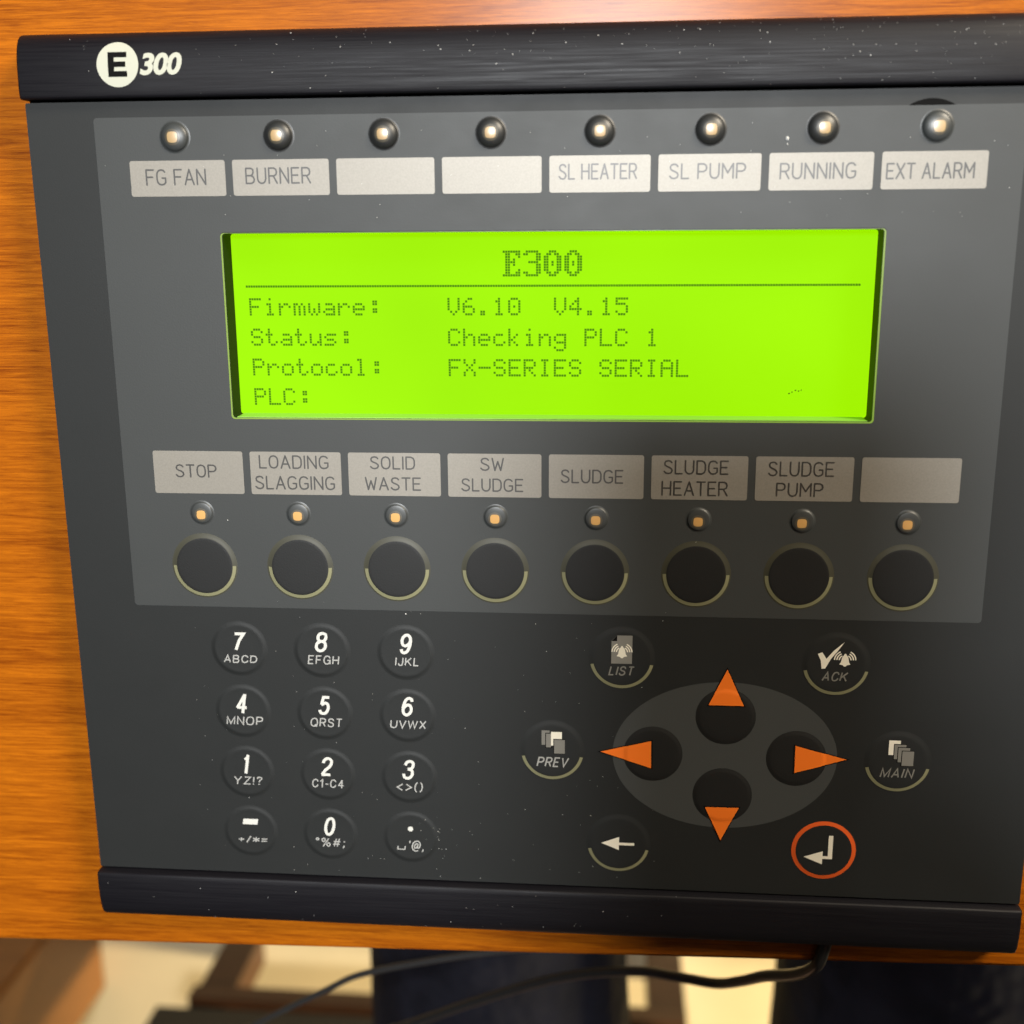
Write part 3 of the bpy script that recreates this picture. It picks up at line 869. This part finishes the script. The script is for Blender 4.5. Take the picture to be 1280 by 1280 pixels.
s = Flat(H + .015); s.rect(11.35, 48.55, 13.1, 52.4); s.build('page_outline', 'groove', o)  # dark printed outline round the page
s = Flat(H + .03); s.rect(11.55, 48.75, 12.75, 52.25); s.build('page_icon', 'dim_print', o)
s = Flat(H + .045); s.rect(12.75, 48.25, 15.35, 51.8); s.build('page_icon', 'cream_print', o)
s = Flat(H + .06); s.rect(13.3, 50.05, 16.1, 53.95); s.build('page_outline', 'groove', o)
s = Flat(H + .075); s.rect(13.5, 50.25, 16.05, 53.8); s.build('page_icon', 'dim_print', o)
s = Flat(H); sans(s, 'PREV', (9.2, 17.15, 54.8, 57.35), 0.33, 0.2, 1.7); s.build('lettering', 'soft_print', o)
o = nav_key(29.15, 76.95, 'round key with a white arrow pointing left', 13, 167)
s = Flat(H); s.poly([(25.0, 76.95), (29.35, 75.2), (29.3, 78.7)]); s.rect(29.3, 76.7, 33.0, 77.4); s.build('arrow', 'cream_print', o)
o = nav_key(78.3, 29.5, 'round key marked ACK under a tick and a bell', 13, 167)
s = Flat(H)
s.poly([(74.0, 27.0), (75.0, 26.6), (76.0, 28.15), (75.85, 30.5), (75.0, 30.6), (74.75, 28.6)])
s.poly([(76.0, 28.15), (77.6, 26.1), (79.9, 24.0), (78.4, 26.3), (77.0, 28.2), (75.85, 30.5)])
s.build('tick', 'cream_print', o)
bell(o, 80.2, 26.8, 29.95, 'cream_print')
s = Flat(H); sans(s, 'ACK', (75.1, 81.3, 31.25, 33.6), 0.33, 0.2, 1.7); s.build('lettering', 'dim_print', o)
o = nav_key(93.75, 53.25, 'round key marked MAIN under four stepped pages', 13, 167)
for k, (x, y, m) in enumerate(((91.45, 47.85, 'cream_print'), (92.75, 48.85, 'dim_print'), (93.65, 49.6, 'dim_print'), (94.6, 50.45, 'dim_print'))):
    if k:
        s = Flat(H + .03 * k - .01); s.rect(x - .18, y - .18, x + 2.7, y + 3.75); s.build('page_outline', 'groove', o)
    s = Flat(H + .03 * k); s.rect(x, y, x + 2.65, y + 3.65); s.build('page_icon', m, o)
s = Flat(H); sans(s, 'MAIN', (89.75, 97.85, 54.8, 57.3), 0.33, 0.2, 1.7); s.build('lettering', 'dim_print', o)
o = nav_key(78.07, 76.75, 'round key with an orange ring and white return arrow', 0, None)
lathe_obj('orange_ring', 'red_orange', o, 78.07, 76.75, sub_prof(NP, 7.58, 6.6, 0.03), 56)
s = Flat(H)
s.poly([(73.4, 78.55), (77.9, 76.95), (77.85, 80.4)]); s.rect(77.85, 78.2, 80.15, 78.95); s.rect(79.1, 72.8, 80.15, 78.2)
s.build('arrow', 'cream_print', o)
# a dark bubble where the inserted film meets the plate above the last lamp
s = Flat(0.10)
up = [(85.8 + 9.3 * k / 12, -92.15 - 1.35 * math.sin(math.pi * k / 12) ** .8) for k in range(13)]
s.poly(up)
s.build('film_bubble', 'groove', panel, 'dark crescent scuff above the last lamp')

# ------------------------------------------------------------------ dust on the panel
bm = bmesh.new()
def speck(x, y, h, r):
    a = random.random() * 6.28
    base = [bm.verts.new(P(x + r * random.uniform(.6, 1.1) * math.cos(a + k * 1.2566), y + r * random.uniform(.6, 1.1) * math.sin(a + k * 1.2566), h)) for k in range(5)]
    top = bm.verts.new(P(x, y, h + r * .7))
    for k in range(5):
        bm.faces.new((base[k], top, base[(k + 1) % 5]))
for k in range(300):
    x = X0 + (X1 - X0) * random.random() ** 0.62
    d = 13.0 * random.random() ** 0.8
    if random.random() < .25 + .9 * (d / 13) ** 1.3 and not (-86 < x < -64):
        speck(x, -96.05 - d, bar_h(d) + .01, random.choice((.045, .05, .06, .07, .08, .1, .15)))
for k in range(140):
    x, y = random.uniform(-75, 40), random.uniform(16, 88)
    speck(x, y, .03, random.choice((.05, .06, .07, .1)))
for k in range(22):
    speck(random.gauss(-16.5, 2.6), random.gauss(78, 4), .24, random.choice((.06, .08, .1)))
for k in range(60):
    speck(random.uniform(-86, 108), random.uniform(-91, -70), .1, random.choice((.06, .08, .1)))
for k in range(30):
    d = 13.2 * random.random()
    speck(random.uniform(X0, 60), 89.55 + d, bar_h(d) + .01, random.choice((.07, .09, .12)))
for x, y, r in ((61.6, -86.0, .5), (61.7, -84.9, .22), (-63, -2.5, .14), (-21.5, 19.6, .2), (13.5, 92.0, .25), (45.5, 1.0, .1)):
    speck(x, y, .1, r)
o = link('dust', bm_mesh(bm, 'dust'), 'dust')
tag(o, 'fine white dust specks scattered over the black rail and keys', 'dust', kind='stuff')

# ------------------------------------------------------------------ the desk
DZ = -7.05
desk = thing('desk', 'orange brown varnished wooden desk under the control panel', 'desk', P(0, 0, -750))
bm = bmesh.new()
a = [(-900, 116.0 + (900 - 108) * .0218), (900, 116.0 - 1.9 - (900 - 72) * .0218), (900, -700), (-900, -700)]
# front edge runs a little askew to the panel
a = [(-700, 129.5), (700, 99.0), (700, -600), (-700, -600)]
vt = [bm.verts.new(P(x, y, DZ)) for x, y in a]
vb = [bm.verts.new(P(x, y, DZ - 24)) for x, y in a]
bm.faces.new(vt); bm.faces.new(vb[::-1])
for i in range(4):
    bm.faces.new((vt[i], vb[i], vb[(i + 1) % 4], vt[(i + 1) % 4]))
bmesh.ops.recalc_face_normals(bm, faces=bm.faces)
bmesh.ops.bevel(bm, geom=[e for e in bm.edges if abs(e.verts[0].co.z - e.verts[1].co.z) < 1e-6], offset=0.0016, segments=3, affect='EDGES')
me = bm_mesh(bm, 'desk_top')
for v in me.vertices:
    v.co.z += 0.75
link('desk_top', me, 'wood', desk)
for lx, ly in ((640, -540), (640, 60), (-640, -540), (-640, 60)):
    bm = bmesh.new()
    box(bm, lx - 30, ly - 30, -748, lx + 30, ly + 30, DZ - 24.3)
    me = bm_mesh(bm, 'leg')
    for v in me.vertices:
        v.co.z += 0.75
    link('leg', me, 'wood_mid', desk)
# ------------------------------------------------------------------ floor
s = Flat(-750)
s.poly([(-4000, -4000), (4000, -4000), (4000, 4000), (-4000, 4000)])
o = s.build('floor', 'floor', None)
o['kind'] = 'structure'
s = Flat(-749.2)
for k in range(-4, 5):
    s.rect(k * 600 - 180, -2000, k * 600 - 176, 3000)
o = s.build('floor_joints', 'tile_joint', None)
o['kind'] = 'structure'

# ------------------------------------------------------------------ under and beyond the desk's near edge
cab = thing('cabinet', 'brown wooden cabinet side on the floor at the lower left corner', 'cabinet', P(-640, 640, -750))
def rel(me, o):
    for v in me.vertices:
        v.co -= o.location
    return me
bm = bmesh.new(); box(bm, -800, 560, -749, -489, 688, -120); bevel(bm, 0.004)
link('carcass', rel(bm_mesh(bm, 'carcass'), cab), 'wood_mid', cab)
bm = bmesh.new(); box(bm, -800, 544, -120.0, -480, 700, -95); bevel(bm, 0.004)
link('top_board', rel(bm_mesh(bm, 'top_board'), cab), 'wood_mid', cab)
bench = thing('bench', 'dark wooden bench leg and crossbar on the pale floor beyond the desk edge', 'bench', P(60, 780, -750))
for lx in (-335, 84, 470):
    for ly in (632, 900):
        bm = bmesh.new(); beam(bm, P(lx, ly, -749.5), P(lx, ly, -321), 0.034, 0.034)
        link('leg', rel(bm_mesh(bm, 'leg'), bench), 'wood_dark', bench)
bm = bmesh.new(); beam(bm, P(-352, 612, -640), P(100, 612, -640), 0.014, 0.018)
link('crossbar', rel(bm_mesh(bm, 'crossbar'), bench), 'wood_dark', bench)
bm = bmesh.new(); box(bm, -376, 606, -618, 100, 614, -560)
link('lower_panel', rel(bm_mesh(bm, 'lower_panel'), bench), 'iron', bench)
bm = bmesh.new(); box(bm, -400, 600, -320, 540, 960, -290); bevel(bm, 0.006)
link('seat', rel(bm_mesh(bm, 'seat'), bench), 'wood_dark', bench)

# ------------------------------------------------------------------ the person at the desk, taking the picture
def skin(name, m, parent, chains, root=0, sub=2):
    """chains of (point, radius); equal points are joined, so limbs grow out of one another"""
    bm = bmesh.new()
    lay = bm.verts.layers.skin.verify()
    known = {}
    def vert(p, r):
        key = tuple(round(c, 1) for c in p)
        if key not in known:
            v = bm.verts.new(P(*p))
            rr = r if isinstance(r, tuple) else (r, r)
            v[lay].radius = (rr[0] * .001, rr[1] * .001)
            known[key] = v
        return known[key]
    for ch in chains:
        vs = [vert(p, r) for p, r in ch]
        for a, b in zip(vs, vs[1:]):
            if not bm.edges.get((a, b)):
                bm.edges.new((a, b))
    bm.verts.ensure_lookup_table()
    bm.verts[root][lay].use_root = True
    me = bpy.data.meshes.new(name)
    bm.to_mesh(me); bm.free()
    o = bpy.data.objects.new(name, me)
    COL.objects.link(o)
    o.modifiers.new('skin', 'SKIN').use_smooth_shade = True
    sb = o.modifiers.new('sub', 'SUBSURF'); sb.levels = sub; sb.render_levels = sub
    dg = bpy.context.evaluated_depsgraph_get()
    out = bpy.data.meshes.new_from_object(o.evaluated_get(dg))
    bpy.data.objects.remove(o)
    out.name = name
    return link(name, out, m, parent, None, True)
CX = 84
ph = cam_pos - cam_fwd * 0.017                     # middle of the phone's thickness, behind the lens
def cp(r, d, b=0.0):                               # millimetres in the phone's plane to panel millimetres
    w = ph + cam_right * r * .001 - cam_up * d * .001 - cam_fwd * b * .001
    return (w.x * 1000, -w.y * 1000, w.z * 1000)
HAND = cp(62, 96, 16)
WR = cp(96, 176, 34)
EL = (345, 375, 150)
SH = (CX + 175, 640, 330)
pelvis = (CX, 720, -175)
hipL, hipR = (CX - 88, 700, -185), (CX + 88, 700, -185)
kneeL, kneeR = (-29, 80, -225), (182, 70, -228)
ankL, ankR = (-20, 110, -670), (200, 100, -670)
toeL, toeR = (-25, -20, -725), (210, -30, -725)
def hand_chains(wr, palm, tips):
    return [[(wr, 24), (palm, 27)]] + [[(palm, 27)] + t for t in tips]
def lerp(a, b, t):
    return tuple(a[i] + (b[i] - a[i]) * t for i in range(3))
rh = []
for k, d in enumerate((60, 84, 108, 130)):          # fingers curl round the phone's right edge on to its glass side
    base = cp(82, d + 8, 22)
    rh.append([(base, 10), (cp(76 - k, d, 0), 9), (cp(71, d - 1, -9), 8), (cp(56 + 2 * k, d - 2, -11), 7)])
rh.append([(cp(66, 136, 24), 12), (cp(48, 112, 20), 10), (cp(38, 96, 15), 9)])
PALM_R = cp(84, 112, 30)
PALM_L, WR_L, EL_L, SH_L = (-20, 430, -150), (-60, 500, -120), (-170, 640, 40), (CX - 175, 640, 330)
lh = [[((-40 + 20 * k, 395, -148), 10), ((-38 + 20 * k, 365 - 8 * (1.5 - abs(k - 1.5)), -150), 9), ((-36 + 19 * k, 338 - 8 * (1.5 - abs(k - 1.5)), -158), 8)] for k in range(4)] + [[((15, 440, -150), 11), ((34, 415, -156), 10), ((42, 395, -160), 8)]]
neck = (CX, 640, 400)
head = [(neck, 56), ((CX, 615, 470), 62), ((CX, 600, 530), (78, 92)), ((CX, 600, 590), (76, 92)), ((CX, 610, 630), 52)]
spine = [(pelvis, (165, 118)), ((CX, 715, -40), (150, 110)), ((CX, 690, 110), (160, 112)), ((CX, 660, 260), (165, 110)), ((CX, 645, 345), (100, 80)), (neck, 56)]
legs = [[(pelvis, (165, 118)), (hipL, 84), (lerp(hipL, kneeL, .3), 72), (lerp(hipL, kneeL, .68), 55), (kneeL, 53), (lerp(kneeL, ankL, .35), 50), (ankL, 40), (toeL, 32)],
        [(pelvis, (165, 118)), (hipR, 88), (lerp(hipR, kneeR, .5), 76), (kneeR, 62), (lerp(kneeR, ankR, .35), 56), (ankR, 40), (toeR, 32)]]
armR = [((CX, 660, 260), (165, 110)), (SH, 58), (lerp(SH, EL, .5), 48), (EL, 42), (lerp(EL, WR, .4), 38), (WR, 26)]
armL = [((CX, 660, 260), (165, 110)), (SH_L, 58), (lerp(SH_L, EL_L, .5), 48), (EL_L, 42), (lerp(EL_L, WR_L, .4), 38), (WR_L, 26)]
nose = [((CX, 600, 530), (78, 92)), ((CX, 508, 535), 16), ((CX, 492, 528), 11)]
person = skin('person', 'skin', None, [spine, head, nose] + legs + [armR, armL] + hand_chains(WR, PALM_R, rh) + hand_chains(WR_L, PALM_L, lh))
tag(person, 'person in dark navy trousers seated at the near edge of the desk', 'person')
grow = lambda ch, g: [(p, (r[0] + g, r[1] + g) if isinstance(r, tuple) else r + g) for p, r in ch]
skin('trousers', 'navy', person, [grow(c[:-1], 9) for c in legs] + [grow(spine[:2], 9)])
skin('shirt', 'shirt', person, [grow(spine[:5], 10), grow(armR[:5] + [(lerp(EL, WR, .8), 32)], 9), grow(armL[:5], 9)])
for c in legs:
    skin('shoe', 'phone', person, [[(c[-2][0], 44), (lerp(c[-2][0], c[-1][0], .5), 44), (c[-1][0], 38)]])
skin('hair', 'hair', person, [[((CX, 655, 520), (82, 60)), ((CX, 640, 590), (88, 84)), ((CX, 612, 632), 66)]])
for sx in (-1, 1):
    v, f = lathe(0, 0, [(12, 0), (10.4, 6), (6, 10.4), (0, 12)], 16)
    for q in v:
        z, y = q.z, q.y
        q.z, q.y = y, z
        q += P(CX + sx * 32, 524, 556)
    link('eye', mesh_from('eye', v, f), 'eye', person, None, True)

phone = thing('phone', 'black phone held over the panel whose shadow falls on its lower right', 'phone', ph)
bm = bmesh.new()
pts = rrect(-15, -24, 66, 137, 10, 6)
for b in (-4.2, 4.2):
    bm.faces.new([bm.verts.new(Vector(P(*cp(x, y, b))) - phone.location) for x, y in pts])
bm.verts.ensure_lookup_table()
n = len(pts)
for k in range(n):
    bm.faces.new((bm.verts[k], bm.verts[(k + 1) % n], bm.verts[n + (k + 1) % n], bm.verts[n + k]))
link('body', bm_mesh(bm, 'body'), 'phone', phone)

# ------------------------------------------------------------------ cables
def line(pts):
    return [P(*p) for p in pts]
c = tube('cable', 'cable', None, line([(82.0, 100.0, -4.9), (80.6, 107.0, -4.9), (79.2, 113.2, -6.8), (76.5, 123.5, -18.0), (71.5, 137.0, -36.0), (66.5, 147.5, -48.0), (60.3, 155.8, -58.0), (48.6, 158.4, -64.0), (35.1, 161.4, -70.0), (11.7, 170.7, -78.0), (-15.9, 186.7, -86.0), (-39.4, 201.5, -92.0), (-67.2, 218.4, -98.0), (-115, 275, -128), (-165, 390, -190), (-200, 560, -272), (-205, 680, -288.2)]), 0.0016)
tag(c, 'black cable running from under the panel over the desk edge', 'cable', 'cables hanging below the desk edge')
c = tube('cable', 'cable_grey', None, line([(70, 108, -55), (45, 130, -57), (17.4, 145.8, -60.0), (-0.4, 152.5, -66.0), (-24.2, 161.1, -72.0), (-54.4, 174.3, -80.0), (-69.6, 184.8, -84.0), (-96.5, 204.0, -90.0), (-117.3, 221.6, -96.0), (-165, 290, -128), (-215, 400, -190), (-250, 560, -272), (-255, 690, -288.7)]), 0.0011)
tag(c, 'thin grey cable crossing the dark cloth and the pale floor', 'cable', 'cables hanging below the desk edge')
